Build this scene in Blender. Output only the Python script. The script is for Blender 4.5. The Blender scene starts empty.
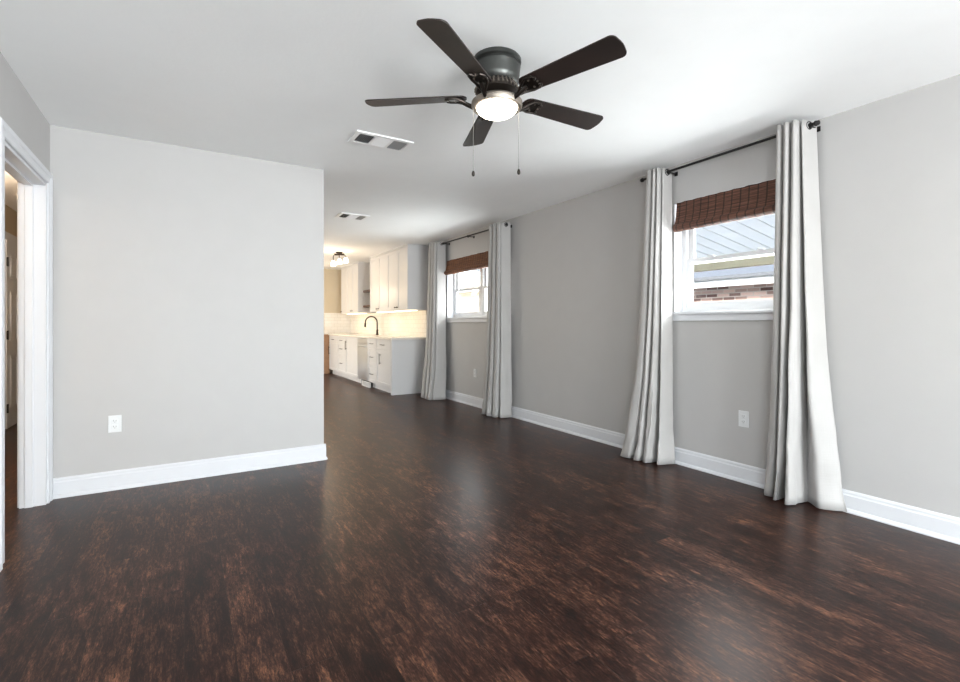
import bpy, bmesh, math, random
from mathutils import Vector, Matrix, noise
S = bpy.context.scene
C = S.collection
PI = math.pi

# ------------------------------------------------------------------ camera
cam_d = bpy.data.cameras.new('camera'); cam = bpy.data.objects.new('camera', cam_d); C.objects.link(cam)
cam_d.sensor_width = 36; cam_d.lens = 36*482/960
cam_d.shift_y = -(341-324)/960
cam.location = (0, 0, 1.14)
cam.rotation_euler = (PI/2, 0, -math.radians(31.5))
cam_d.clip_start = 0.02; cam_d.clip_end = 200
S.camera = cam

# ------------------------------------------------------------------ world, sun, daylight, added fill
world = bpy.data.worlds.new('world'); S.world = world; world.use_nodes = True
wn = world.node_tree.nodes; wl = world.node_tree.links
sky = wn.new('ShaderNodeTexSky'); sky.sky_type = 'NISHITA'; sky.sun_disc = False
sky.sun_elevation = math.radians(38); sky.sun_rotation = math.radians(-90); sky.air_density = 1.0; sky.dust_density = 2.0
wl.new(sky.outputs[0], wn['Background'].inputs[0]); wn['Background'].inputs[1].default_value = 0.33

def lamp(name, kind, loc, rot, energy, col=(1,1,1), size=None, size_y=None, **k):
    d = bpy.data.lights.new(name, kind); d.energy = energy; d.color = col
    if kind == 'AREA':
        d.shape = 'RECTANGLE'; d.size = size; d.size_y = size_y or size
    for a, b in k.items(): setattr(d, a, b)
    o = bpy.data.objects.new(name, d); C.objects.link(o); o.location = loc; o.rotation_euler = rot
    return o
lamp('sun', 'SUN', (-5, 0, 8), (0, math.radians(-52), math.radians(12)), 2.6, (1, .95, .88), angle=0.02)
# fill lights outside the added garden doors and windows, then daylight at visible windows
lamp('fill_garden_doors', 'AREA', (1.5, -4.9, 1.1), (math.radians(121), 0, 0), 400, (.94, .97, 1), 3.4, 2.1)  # main fill, enters by the added garden doors
lamp('fill_side_window', 'AREA', (-1.05, -1.9, 1.5), (0, math.radians(-108), 0), 70, (.95, .98, 1), 1.3, 2.4)  # fill entering by the added left window
lamp('fill_near_window', 'AREA', (3.75, -2.2, 1.5), (0, math.radians(98), 0), 85, (.94, .97, 1), 1.1, 1.9)  # side fill for the left wall and ceiling, behind an added window
lamp('fill_dining_window', 'AREA', (-1.1, 9.6, 1.35), (0, math.radians(-128), 0), 60, (1, .90, .79), 1.9, 2.6)  # kitchen fill at an added window the partition hides
lamp('daylight_window_single', 'AREA', (3.70, 2.08, 1.5), (0, math.radians(96), 0), 18, (.97, .98, 1), 0.5, .8)
lamp('daylight_window_double', 'AREA', (3.70, 5.73, 1.5), (0, math.radians(97), 0), 26, (.97, .98, 1), 0.5, 1.5)

vs = S.view_settings
vs.view_transform = 'Standard'; vs.look = 'None'; vs.gamma = 1; vs.use_curve_mapping = False
vs.exposure = 1.0

# ------------------------------------------------------------------ materials
def lin(c):
    return tuple(((v/255)/12.92 if v/255 <= .04045 else ((v/255+.055)/1.055)**2.4) for v in c)
def mat(name, col, rough=.5, metal=0, var=.04, vscale=6, bump=0, bscale=200, emis=None, es=0, coat=0, spec=None, trans=0):
    m = bpy.data.materials.new(name); m.use_nodes = True
    nt = m.node_tree; n = nt.nodes; l = nt.links; p = n['Principled BSDF']
    c = lin(col); tc = n.new('ShaderNodeTexCoord')
    ns = n.new('ShaderNodeTexNoise'); ns.inputs['Scale'].default_value = vscale; ns.inputs['Detail'].default_value = 4
    l.new(tc.outputs['Object'], ns.inputs['Vector'])
    r = n.new('ShaderNodeValToRGB')
    r.color_ramp.elements[0].position = .3; r.color_ramp.elements[1].position = .7
    r.color_ramp.elements[0].color = tuple(v*(1-var) for v in c)+(1,)
    r.color_ramp.elements[1].color = tuple(min(1, v*(1+var)) for v in c)+(1,)
    l.new(ns.outputs[0], r.inputs[0]); l.new(r.outputs[0], p.inputs['Base Color'])
    p.inputs['Roughness'].default_value = rough; p.inputs['Metallic'].default_value = metal
    if coat: p.inputs['Coat Weight'].default_value = coat
    if spec is not None: p.inputs['Specular IOR Level'].default_value = spec
    if bump:
        b = n.new('ShaderNodeBump'); b.inputs['Strength'].default_value = bump; b.inputs['Distance'].default_value = .003
        n2 = n.new('ShaderNodeTexNoise'); n2.inputs['Scale'].default_value = bscale; n2.inputs['Detail'].default_value = 3
        l.new(tc.outputs['Object'], n2.inputs['Vector']); l.new(n2.outputs[0], b.inputs['Height']); l.new(b.outputs[0], p.inputs['Normal'])
    if emis:
        p.inputs['Emission Color'].default_value = lin(emis)+(1,); p.inputs['Emission Strength'].default_value = es
    return m

M = {}
M['wall'] = mat('greige wall paint', (184,182,181), .55, var=.012, bump=.12, bscale=160)
M['wall_kitchen'] = mat('tan kitchen wall paint', (202,188,164), .6, var=.015)
M['wall_hall'] = mat('warm hall wall paint', (196,176,146), .6, var=.015)
M['ceiling'] = mat('white ceiling paint', (249,250,250), .8, var=.01, bump=.25, bscale=60)
M['trim'] = mat('white satin trim paint', (216,217,221), .35, var=.008)
M['white_plastic'] = mat('white plastic', (220,221,222), .35, var=.005)
M['vent_white'] = mat('white enamelled vent', (250,250,250), .4, var=.004)
M['slot'] = mat('dark slot', (60,58,56), .6)
M['black_metal'] = mat('black iron', (16,15,15), .5, .1)
M['bronze'] = mat('dark bronze', (58,52,48), .32, .85, var=.15, vscale=20)
M['pewter'] = mat('aged bronze housing', (78,79,77), .36, .8, var=.15, vscale=12)
M['nickel'] = mat('brushed nickel', (150,140,130), .38, .85)
M['chain'] = mat('chain nickel', (120,116,112), .4, .6)
M['steel'] = mat('stainless steel', (214,217,222), .3, .85, var=.05, vscale=3)
M['cab'] = mat('cabinet white paint', (208,207,208), .32, var=.01)
M['counter'] = mat('white quartz', (228,222,214), .15, var=.05, vscale=9)
M['wood_shelf'] = mat('dark walnut shelf', (70,44,30), .45, var=.25, vscale=30)
M['panel_wood'] = mat('tan wood panel', (150,112,80), .5, var=.1, vscale=14)
M['vent_dark'] = mat('vent cavity', (70,72,74), .8)
M['vent_grey'] = mat('vent louvre grey', (176,178,180), .5)
M['faucet'] = mat('oil rubbed bronze faucet', (48,36,28), .35, .7)
M['neigh_trim'] = mat('outdoor white fascia', (236,236,236), .6)
M['neigh_cream'] = mat('outdoor cream beam', (218,208,178), .7)
M['soffit'] = mat('patio cover panels', (238,238,238), .6)
_m = M['soffit']; _n = _m.node_tree.nodes; _t = _n.new('ShaderNodeBsdfTranslucent'); _t.inputs[0].default_value = (.9,.9,.88,1)
_x = _n.new('ShaderNodeMixShader'); _x.inputs[0].default_value = .5
_m.node_tree.links.new(_n['Principled BSDF'].outputs[0], _x.inputs[1]); _m.node_tree.links.new(_t.outputs[0], _x.inputs[2]); _m.node_tree.links.new(_x.outputs[0], _n['Material Output'].inputs[0])
M['roof'] = mat('grey shingle', (112,114,118), .95, var=.15, vscale=25)
M['siding'] = mat('cream siding', (205,192,174), .8)
M['ground'] = mat('concrete yard', (188,186,178), .9, var=.08, vscale=3)
M['globe'] = mat('lit frosted glass', (255,250,240), .4, emis=(255,244,228), es=7)
M['bulb'] = mat('lit clear shade', (255,240,215), .3, emis=(255,232,195), es=5)
M['strip'] = mat('lit under cabinet strip', (255,240,215), .3, emis=(255,228,190), es=1.7)
M['hinge'] = mat('black hinge', (25,22,20), .4, .4)

def glass_mat():
    m = bpy.data.materials.new('window glass'); m.use_nodes = True
    n = m.node_tree.nodes; l = m.node_tree.links; n.remove(n['Principled BSDF'])
    t = n.new('ShaderNodeBsdfTransparent'); g = n.new('ShaderNodeBsdfGlossy'); g.inputs['Roughness'].default_value = .02
    f = n.new('ShaderNodeFresnel'); f.inputs[0].default_value = 1.45
    t.inputs[0].default_value = (.96,.98,.97,1)
    ge = n.new('ShaderNodeNewGeometry'); sb = n.new('ShaderNodeMath'); sb.operation = 'SUBTRACT'; sb.inputs[0].default_value = 1; l.new(ge.outputs['Backfacing'], sb.inputs[1])
    mu = n.new('ShaderNodeMath'); mu.operation = 'MULTIPLY'; l.new(f.outputs[0], mu.inputs[0]); l.new(sb.outputs[0], mu.inputs[1])
    x = n.new('ShaderNodeMixShader'); l.new(mu.outputs[0], x.inputs[0]); l.new(t.outputs[0], x.inputs[1]); l.new(g.outputs[0], x.inputs[2])
    l.new(x.outputs[0], n['Material Output'].inputs[0]); return m
M['glass'] = glass_mat()

def fabric_mat(name, col):
    m = mat(name, col, .55, var=.05, vscale=3)
    nt = m.node_tree; n = nt.nodes; l = nt.links; p = n['Principled BSDF']
    p.inputs['Sheen Weight'].default_value = .3
    tc = n.new('ShaderNodeTexCoord'); mp = n.new('ShaderNodeMapping'); mp.inputs['Scale'].default_value = (120, 120, 9)
    ns = n.new('ShaderNodeTexNoise'); ns.inputs['Scale'].default_value = 1; ns.inputs['Detail'].default_value = 5
    l.new(tc.outputs['Object'], mp.inputs[0]); l.new(mp.outputs[0], ns.inputs[0])
    mp2 = n.new('ShaderNodeMapping'); mp2.inputs['Scale'].default_value = (12, 12, 160)
    ns2 = n.new('ShaderNodeTexNoise'); ns2.inputs['Scale'].default_value = 1; ns2.inputs['Detail'].default_value = 5
    l.new(tc.outputs['Object'], mp2.inputs[0]); l.new(mp2.outputs[0], ns2.inputs[0])
    ad = n.new('ShaderNodeMath'); l.new(ns.outputs[0], ad.inputs[0]); l.new(ns2.outputs[0], ad.inputs[1])
    b = n.new('ShaderNodeBump'); b.inputs['Strength'].default_value = .35; b.inputs['Distance'].default_value = .002
    l.new(ad.outputs[0], b.inputs['Height']); l.new(b.outputs[0], p.inputs['Normal'])
    tr = n.new('ShaderNodeBsdfTranslucent'); tr.inputs[0].default_value = lin(col)+(1,)
    mx = n.new('ShaderNodeMixShader'); mx.inputs[0].default_value = .12
    l.new(p.outputs[0], mx.inputs[1]); l.new(tr.outputs[0], mx.inputs[2]); l.new(mx.outputs[0], n['Material Output'].inputs[0])
    return m
M['curtain'] = fabric_mat('grey linen', (176,173,171))

def math_n(n, op, a=None, b=None, l=None, v0=None, v1=None):
    x = n.new('ShaderNodeMath'); x.operation = op
    if a is not None: l.new(a, x.inputs[0])
    elif v0 is not None: x.inputs[0].default_value = v0
    if b is not None: l.new(b, x.inputs[1])
    elif v1 is not None: x.inputs[1].default_value = v1
    return x.outputs[0]

def floor_mat():
    m = bpy.data.materials.new('dark plank floor'); m.use_nodes = True
    n = m.node_tree.nodes; l = m.node_tree.links; p = n['Principled BSDF']
    tc = n.new('ShaderNodeTexCoord')
    rot = n.new('ShaderNodeMapping'); rot.inputs['Rotation'].default_value = (0, 0, PI/2)
    l.new(tc.outputs['Object'], rot.inputs[0])
    br = n.new('ShaderNodeTexBrick'); br.offset = .37; br.inputs['Scale'].default_value = 1
    br.inputs['Brick Width'].default_value = 1.22; br.inputs['Row Height'].default_value = .15
    br.inputs['Mortar Size'].default_value = .0012; br.inputs['Mortar Smooth'].default_value = .3; br.inputs['Bias'].default_value = 0
    br.inputs['Color1'].default_value = (0,0,0,1); br.inputs['Color2'].default_value = (1,1,1,1); br.inputs['Mortar'].default_value = (.5,.5,.5,1)
    l.new(rot.outputs[0], br.inputs[0])
    # per-plank offset of the grain
    off = n.new('ShaderNodeVectorMath'); off.operation = 'MULTIPLY_ADD'
    l.new(br.outputs['Color'], off.inputs[0]); off.inputs[1].default_value = (7.3, 3.1, 11); l.new(tc.outputs['Object'], off.inputs[2])
    def stretch(sx, sy, det, rough=.6, dist=0):
        mp = n.new('ShaderNodeMapping'); mp.inputs['Scale'].default_value = (sx, sy, 1); l.new(off.outputs[0], mp.inputs[0])
        ns = n.new('ShaderNodeTexNoise'); ns.inputs['Scale'].default_value = 1; ns.inputs['Detail'].default_value = det
        ns.inputs['Roughness'].default_value = rough; ns.inputs['Distortion'].default_value = dist
        l.new(mp.outputs[0], ns.inputs[0]); return ns.outputs[0]
    grain = stretch(80, 9, 8, .78, .3)
    blot = stretch(14, 4.6, 12, .82, .3)
    fine = stretch(260, 45, 4, .7)
    a = math_n(n, 'MULTIPLY', grain, None, l, v1=.34)
    b = math_n(n, 'MULTIPLY', blot, None, l, v1=.50)
    c = math_n(n, 'MULTIPLY', fine, None, l, v1=.22)
    d = math_n(n, 'MULTIPLY', br.outputs['Color'], None, l, v1=.05)
    s = math_n(n, 'ADD', math_n(n, 'ADD', a, b, l), math_n(n, 'ADD', c, d, l), l)
    r = n.new('ShaderNodeValToRGB'); e = r.color_ramp.elements
    e[0].position = .46; e[0].color = lin((18,12,11))+(1,)
    e[1].position = .68; e[1].color = lin((146,98,72))+(1,)
    for ps, cc in ((.51,(31,17,14)),(.562,(53,31,25)),(.615,(88,59,46))):
        q = e.new(ps); q.color = lin(cc)+(1,)
    l.new(s, r.inputs[0])
    ck = stretch(95, 15, 6, .85, .2)
    cr = n.new('ShaderNodeMapRange'); cr.inputs[1].default_value = .53; cr.inputs[2].default_value = .57; l.new(ck, cr.inputs[0])
    cm = n.new('ShaderNodeMixRGB'); cm.inputs[2].default_value = lin((20,13,12))+(1,)
    l.new(math_n(n, 'MULTIPLY', cr.outputs[0], None, l, v1=.8), cm.inputs[0]); l.new(r.outputs[0], cm.inputs[1])
    mx = n.new('ShaderNodeMixRGB'); mx.inputs[2].default_value = lin((18,12,10))+(1,)
    l.new(math_n(n, 'MULTIPLY', br.outputs['Fac'], None, l, v1=.75), mx.inputs[0])
    l.new(cm.outputs[0], mx.inputs[1]); l.new(mx.outputs[0], p.inputs['Base Color'])
    rr = n.new('ShaderNodeMapRange'); rr.inputs[1].default_value = .3; rr.inputs[2].default_value = .8
    rr.inputs[3].default_value = .24; rr.inputs[4].default_value = .40; l.new(s, rr.inputs[0]); l.new(rr.outputs[0], p.inputs['Roughness'])
    p.inputs['Specular IOR Level'].default_value = .5; p.inputs['IOR'].default_value = 1.27; p.inputs['Specular Tint'].default_value = (1, .80, .72, 1)
    bp = n.new('ShaderNodeBump'); bp.inputs['Strength'].default_value = .35; bp.inputs['Distance'].default_value = .002
    h = math_n(n, 'SUBTRACT', s, br.outputs['Fac'], l); l.new(h, bp.inputs['Height']); l.new(bp.outputs[0], p.inputs['Normal'])
    return m
M['floor'] = floor_mat()

def blind_mat(name, light, dark):
    # bamboo: thin horizontal reeds with darker vertical weaving threads
    m = bpy.data.materials.new(name); m.use_nodes = True
    n = m.node_tree.nodes; l = m.node_tree.links; p = n['Principled BSDF']
    tc = n.new('ShaderNodeTexCoord'); sp = n.new('ShaderNodeSeparateXYZ'); l.new(tc.outputs['Object'], sp.inputs[0])
    mp = n.new('ShaderNodeMapping'); mp.inputs['Scale'].default_value = (1, 3.5, 130); l.new(tc.outputs['Object'], mp.inputs[0])
    ns = n.new('ShaderNodeTexNoise'); ns.inputs['Scale'].default_value = 1; ns.inputs['Detail'].default_value = 3; l.new(mp.outputs[0], ns.inputs[0])
    r = n.new('ShaderNodeValToRGB'); e = r.color_ramp.elements
    e[0].position = .36; e[0].color = lin(dark)+(1,); e[1].position = .68; e[1].color = lin(light)+(1,)
    l.new(ns.outputs[0], r.inputs[0])
    fr = math_n(n, 'FRACT', math_n(n, 'MULTIPLY', sp.outputs['Y'], None, l, v1=16), None, l)
    th = math_n(n, 'LESS_THAN', fr, None, l, v1=.16)
    mx = n.new('ShaderNodeMixRGB'); mx.inputs[2].default_value = lin(tuple(v*.45 for v in dark))+(1,)
    l.new(math_n(n, 'MULTIPLY', th, None, l, v1=.75), mx.inputs[0]); l.new(r.outputs[0], mx.inputs[1]); l.new(mx.outputs[0], p.inputs['Base Color'])
    p.inputs['Roughness'].default_value = .65
    w = math_n(n, 'SINE', math_n(n, 'MULTIPLY', sp.outputs['Z'], None, l, v1=900), None, l)
    bp = n.new('ShaderNodeBump'); bp.inputs['Strength'].default_value = .6; bp.inputs['Distance'].default_value = .003
    l.new(w, bp.inputs['Height']); l.new(bp.outputs[0], p.inputs['Normal'])
    return m
M['blind'] = blind_mat('bamboo reeds', (128,88,70), (64,38,30))
M['blind2'] = blind_mat('bamboo reeds amber', (150,96,58), (78,40,22))

def blade_mat():
    m = mat('dark walnut blade', (36,25,21), .5, var=.3, vscale=8)
    return m
M['blade'] = blade_mat()

def brick_mat(name, c1, c2, mortar, w, h, ms, rough, rot=(0,0,0), bump=.5):
    m = bpy.data.materials.new(name); m.use_nodes = True
    n = m.node_tree.nodes; l = m.node_tree.links; p = n['Principled BSDF']
    tc = n.new('ShaderNodeTexCoord'); sp = n.new('ShaderNodeSeparateXYZ'); l.new(tc.outputs['Object'], sp.inputs[0])
    cb = n.new('ShaderNodeCombineXYZ')
    l.new(math_n(n, 'ADD', sp.outputs['X'], sp.outputs['Y'], l), cb.inputs[0]); l.new(sp.outputs['Z'], cb.inputs[1])
    br = n.new('ShaderNodeTexBrick'); br.inputs['Scale'].default_value = 1
    br.inputs['Brick Width'].default_value = w; br.inputs['Row Height'].default_value = h; br.inputs['Mortar Size'].default_value = ms
    br.inputs['Color1'].default_value = lin(c1)+(1,); br.inputs['Color2'].default_value = lin(c2)+(1,); br.inputs['Mortar'].default_value = lin(mortar)+(1,)
    l.new(cb.outputs[0], br.inputs[0]); l.new(br.outputs['Color'], p.inputs['Base Color'])
    p.inputs['Roughness'].default_value = rough
    bp = n.new('ShaderNodeBump'); bp.invert = True; bp.inputs['Strength'].default_value = bump; bp.inputs['Distance'].default_value = .004
    l.new(br.outputs['Fac'], bp.inputs['Height']); l.new(bp.outputs[0], p.inputs['Normal'])
    return m
M['brick'] = brick_mat('painted brick', (96,64,58), (232,202,190), (205,192,184), .20, .062, .008, .9)
M['tile'] = brick_mat('white glossy tile', (236,230,222), (230,224,214), (205,196,184), .15, .075, .002, .12, bump=.2)

# ------------------------------------------------------------------ mesh helpers
def nb(): return bmesh.new()
def bx(bm, x0, x1, y0, y1, z0, z1, bev=0):
    r = bmesh.ops.create_cube(bm, size=1)
    vs_ = r['verts']
    for v in vs_:
        v.co = Vector((x0+(v.co.x+.5)*(x1-x0), y0+(v.co.y+.5)*(y1-y0), z0+(v.co.z+.5)*(z1-z0)))
    if bev:
        es = list({e for v in vs_ for e in v.link_edges})
        bmesh.ops.bevel(bm, geom=es, offset=bev, segments=2, profile=.5, affect='EDGES')
    return bm
def tube(bm, pts, r, seg=12, caps=True):
    pts = [Vector(p) for p in pts]; rings = []
    rs = r if isinstance(r, (list, tuple)) else [r]*len(pts)
    prev = None
    for i, p in enumerate(pts):
        t = (pts[min(i+1, len(pts)-1)]-pts[max(i-1, 0)]).normalized()
        if prev is None:
            a = t.orthogonal().normalized()
        else:
            a = (prev - t*prev.dot(t)).normalized()
        prev = a; b = t.cross(a)
        rings.append([bm.verts.new(p+(a*math.cos(2*PI*k/seg)+b*math.sin(2*PI*k/seg))*rs[i]) for k in range(seg)])
    for i in range(len(rings)-1):
        for k in range(seg):
            bm.faces.new((rings[i][k], rings[i][(k+1) % seg], rings[i+1][(k+1) % seg], rings[i+1][k]))
    if caps:
        bm.faces.new(rings[0][::-1]); bm.faces.new(rings[-1])
    return bm
def lathe(bm, prof, cx, cy, seg=48):
    rings = []
    for r, z in prof:
        if r < 1e-5: rings.append([bm.verts.new((cx, cy, z))])
        else: rings.append([bm.verts.new((cx+r*math.cos(2*PI*k/seg), cy+r*math.sin(2*PI*k/seg), z)) for k in range(seg)])
    for a, b in zip(rings, rings[1:]):
        for k in range(seg):
            k2 = (k+1) % seg
            if len(a) == 1 and len(b) == 1: continue
            if len(a) == 1: bm.faces.new((a[0], b[k2], b[k]))
            elif len(b) == 1: bm.faces.new((a[k], a[k2], b[0]))
            else: bm.faces.new((a[k], a[k2], b[k2], b[k]))
    return bm
def wloc(o):
    v = Vector(o.location)
    while o.parent: o = o.parent; v += o.location
    return v
def obj(name, bm, m, parent=None, smooth=False, label=None, origin=None):
    bmesh.ops.recalc_face_normals(bm, faces=bm.faces)
    off = wloc(parent) if parent else Vector(origin) if origin else Vector((0,0,0))
    if off.length: bmesh.ops.translate(bm, verts=bm.verts, vec=-off)
    me = bpy.data.meshes.new(name); bm.to_mesh(me); bm.free()
    me.materials.append(M[m] if isinstance(m, str) else m)
    if smooth:
        for p in me.polygons: p.use_smooth = True
        try: me.set_sharp_from_angle(angle=math.radians(40))
        except Exception: pass
    o = bpy.data.objects.new(name, me); C.objects.link(o)
    if parent: o.parent = parent
    elif origin: o.location = origin
    if label: o['label'] = label
    return o
def thing(name, label, cat, loc=(0,0,0), group=None):
    o = bpy.data.objects.new(name, None); C.objects.link(o); o.location = loc; o.empty_display_size = .05
    o['label'] = label; o['category'] = cat
    if group: o['group'] = group
    return o
def tag(o, label, cat, group=None, kind=None):
    o['label'] = label; o['category'] = cat
    if group: o['group'] = group
    if kind: o['kind'] = kind
    return o
def struct(name, bm, m, parent=None, label=None, cat=None, smooth=False):
    o = obj(name, bm, m, parent, smooth)
    if not parent:
        o['kind'] = 'structure'
        if label: o['label'] = label
        o['category'] = cat or name.split('_')[0]
    return o

# ------------------------------------------------------------------ dimensions
XR, XL, YP, XC, YB, YE, H, T = 3.44, -.75, 4.15, 1.0, -4.6, 11.6, 2.44, .18
XH = -1.66
W1 = (1.66, 2.555, 1.22, 2.13)      # single window opening: y0 y1 z0 z1
W2 = (4.92, 6.575, 1.22, 2.11)      # double window
W3 = (-3.2, -1.2, .9, 2.1)           # window added in the right wall, unseen, for side fill
D1 = (3.165, 4.04, 2.03)            # doorway in the left wall
GD = (.1, 2.9, 2.1)               # garden doors added behind the camera as a light source
SW = (-3.1, -.7, .9, 2.1)            # side window added in the left wall, unseen, for light

DW = (8.4, 10.9, .4, 2.2)           # dining window added for kitchen light, hidden behind the partition
struct('floor', bx(bx(nb(), XL-.12, XR+T, YB-.15, YE+.15, -.1, 0), XH-.2, XL-.12, 2.2, 8.37, -.1, 0), 'floor', label='dark brown distressed wood plank floor')
struct('ceiling', bx(bx(nb(), XL-.12, XR+T, YB-.15, YE+.15, H, H+.15), XH-.2, XL-.12, 2.2, 8.37, H, H+.15), 'ceiling', label='smooth white painted ceiling')
b = nb()
ys = [YB-.15, W3[0], W3[1], W1[0], W1[1], W2[0], W2[1], YE+.15]
for i in (0, 2, 4, 6): bx(b, XR, XR+T, ys[i], ys[i+1], 0, H)
for w in (W1, W2, W3):
    bx(b, XR, XR+T, w[0], w[1], 0, w[2]); bx(b, XR, XR+T, w[0], w[1], w[3], H)
struct('wall_right', b, 'wall', label='long greige wall with two curtained windows')
b = nb()
bx(b, XL-.12, XL, YB, SW[0], 0, H); bx(b, XL-.12, XL, SW[0], SW[1], 0, SW[2]); bx(b, XL-.12, XL, SW[0], SW[1], SW[3], H)
bx(b, XL-.12, XL, SW[1], D1[0], 0, H); bx(b, XL-.12, XL, D1[0], D1[1], D1[2], H); bx(b, XL-.12, XL, D1[1], DW[0], 0, H); bx(b, XL-.12, XL, DW[1], YE, 0, H); bx(b, XL-.12, XL, DW[0], DW[1], 0, DW[2]); bx(b, XL-.12, XL, DW[0], DW[1], DW[3], H)
struct('wall_left', b, 'wall', label='greige wall with the white cased doorway')
struct('wall_partition', bx(nb(), XL, XC, YP, YP+.12, 0, H), 'wall', label='blank greige partition wall ending at the kitchen passage')
b = nb(); bx(b, XL, GD[0], YB-.15, YB, 0, H); bx(b, GD[1], XR, YB-.15, YB, 0, H); bx(b, GD[0], GD[1], YB-.15, YB, GD[2], H)
struct('wall_back', b, 'wall', label='wall behind the camera around added glazed doors')
struct('wall_kitchen', bx(nb(), XL, XR, YE, YE+.15, 0, H), 'wall_kitchen', label='tan wall at the far end of the kitchen')
b = nb(); bx(b, XH-.2, XH, 2.2, 8.37, 0, H); bx(b, XH, XL-.12, 2.2, 2.32, 0, H); bx(b, XH, XL-.12, 8.25, 8.37, 0, H)
struct('wall_hall', b, 'wall_hall', label='tan hallway walls seen through the doorway')

# baseboards with a bevelled cap and a shoe moulding
def baseboard(name, p0, p1, nrm, label, hgt=.13):
    # p0,p1 = ends on the wall face, nrm = direction into the room
    p0 = Vector((*p0, 0)); p1 = Vector((*p1, 0)); nv = Vector((*nrm, 0))
    prof = [(0,0),(.028,0),(.028,.008),(.022,.02),(.016,.024),(.016,hgt-.03),(.012,hgt-.022),(.012,hgt-.01),(.006,hgt),(0,hgt)]
    b = nb(); A = [b.verts.new(p0+nv*d+Vector((0,0,z))) for d, z in prof]; B = [b.verts.new(p1+nv*d+Vector((0,0,z))) for d, z in prof]
    for i in range(len(prof)):
        j = (i+1) % len(prof); b.faces.new((A[i], A[j], B[j], B[i]))
    b.faces.new(A[::-1]); b.faces.new(B)
    return struct(name, b, 'trim', label=label)
baseboard('baseboard_right', (XR, YB), (XR, 7.3), (-1, 0), 'white baseboard along the window wall')
baseboard('baseboard_partition_end', (XC, YP-.016), (XC, YP+.12), (1, 0), 'short white baseboard return at the end of the partition')
baseboard('baseboard_partition', (XL, YP), (XC+.0155, YP), (0, -1), 'white baseboard along the partition wall')
baseboard('baseboard_left', (XL, YB), (XL, D1[0]-.09), (1, 0), 'white baseboard beside the doorway')
baseboard('baseboard_kitchen', (XL, YE), (2.84, YE), (0, -1), 'white baseboard at the end of the kitchen')
baseboard('baseboard_hall', (XH, 2.32), (XH, 6.97), (1, 0), 'white baseboard in the hallway')
baseboard('baseboard_back', (GD[1]+.09, YB), (XR, YB), (0, 1), 'white baseboard behind the camera')

# doorway casing (trim_1): jambs with stops, head, casings both faces
b = nb(); JX = XL-.121
for y0, y1, s in ((D1[0], D1[0]+.018, 1), (D1[1]-.018, D1[1], -1)):
    bx(b, JX, XL+.004, y0, y1, 0, D1[2]-.018)
    ys0 = y1 if s > 0 else y0-.012
    bx(b, XL-.095, XL-.055, ys0, ys0+.012, 0, D1[2]-.03, .002)
bx(b, JX, XL+.004, D1[0], D1[1], D1[2]-.018, D1[2])
bx(b, XL-.095, XL-.055, D1[0]+.018, D1[1]-.018, D1[2]-.03, D1[2]-.0185)
def casing(b, x, n, y0, y1, z1):
    """mitred moulded casing: profile swept up, over and down the opening"""
    prof = [(.004, 0), (.004, .012), (.010, .016), (.045, .013), (.052, .019), (.070, .022), (.078, .018), (.078, 0)]
    rings = []
    for k in range(4):
        ring = []
        for u, d in prof:
            yy = y0-u if k < 2 else y1+u; zz = 0 if k in (0, 3) else z1+u
            ring.append(b.verts.new((x+n*d, yy, zz)))
        rings.append(ring)
    for r0, r1 in zip(rings, rings[1:]):
        for i in range(len(prof)):
            j = (i+1) % len(prof); b.faces.new((r0[i], r0[j], r1[j], r1[i]))
    b.faces.new(rings[0]); b.faces.new(rings[-1][::-1])
casing(b, XL, 1, D1[0], D1[1], D1[2]); casing(b, XL-.12, -1, D1[0], D1[1], D1[2])
struct('trim_1', b, 'trim', label='white moulded casing of the doorway at the left')
# outside corner bead of partition end / ceiling line is plain

# hallway door (door_1), six panels, with casing
HY0, HY1, HZ = 7.08, 7.86, 2.05
b = nb(); bx(b, XH+.002, XH+.03, HY0, HY1, .01, HZ, .002)
dr = struct('door_1', b, 'trim', label='white six panel door in the hallway beyond the doorway')
b = nb()
for z0, z1 in ((.22, .80), (.95, 1.50), (1.64, 1.90)):
    for y0, y1 in ((HY0+.10, HY0+.35), (HY0+.43, HY1-.10)):
        for a in ((y0, y1, z0, z0+.018), (y0, y1, z1-.018, z1), (y0, y0+.018, z0, z1), (y1-.018, y1, z0, z1)):
            bx(b, XH+.03, XH+.037, *a, .002)
        bx(b, XH+.03, XH+.035, y0+.04, y1-.04, z0+.04, z1-.04, .004)
struct('panel_moulding', b, 'trim', dr)
for z in (.23, 1.02, 1.81):
    b = nb(); bx(b, XH+.03, XH+.036, HY0-.012, HY0+.012, z-.045, z+.045); tube(b, [(XH+.038, HY0, z-.05), (XH+.038, HY0, z+.05)], .007, 8)
    o = obj('hinge', b, 'hinge', dr); o['label'] = 'black door hinge'
b = nb(); lathe(b, [(0, 0), (.03, 0), (.03, .006), (.012, .01), (.012, .03), (.028, .045), (.028, .06), (0, .068)], 0, 0, 20)
bmesh.ops.rotate(b, verts=b.verts, cent=(0,0,0), matrix=Matrix.Rotation(PI/2, 3, 'Y')); bmesh.ops.translate(b, verts=b.verts, vec=(XH+.03, HY1-.07, .95))
obj('door_knob', b, 'hinge', dr, True)
b = nb()
for y0, y1 in ((HY0-.10, HY0-.014), (HY1+.005, HY1+.09)): bx(b, XH, XH+.018, y0, y1, 0, HZ+.09, .003)
bx(b, XH, XH+.018, HY0-.10, HY1+.09, HZ+.005, HZ+.09, .003)
struct('trim_2', b, 'trim', label='white casing around the hallway door')

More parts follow.
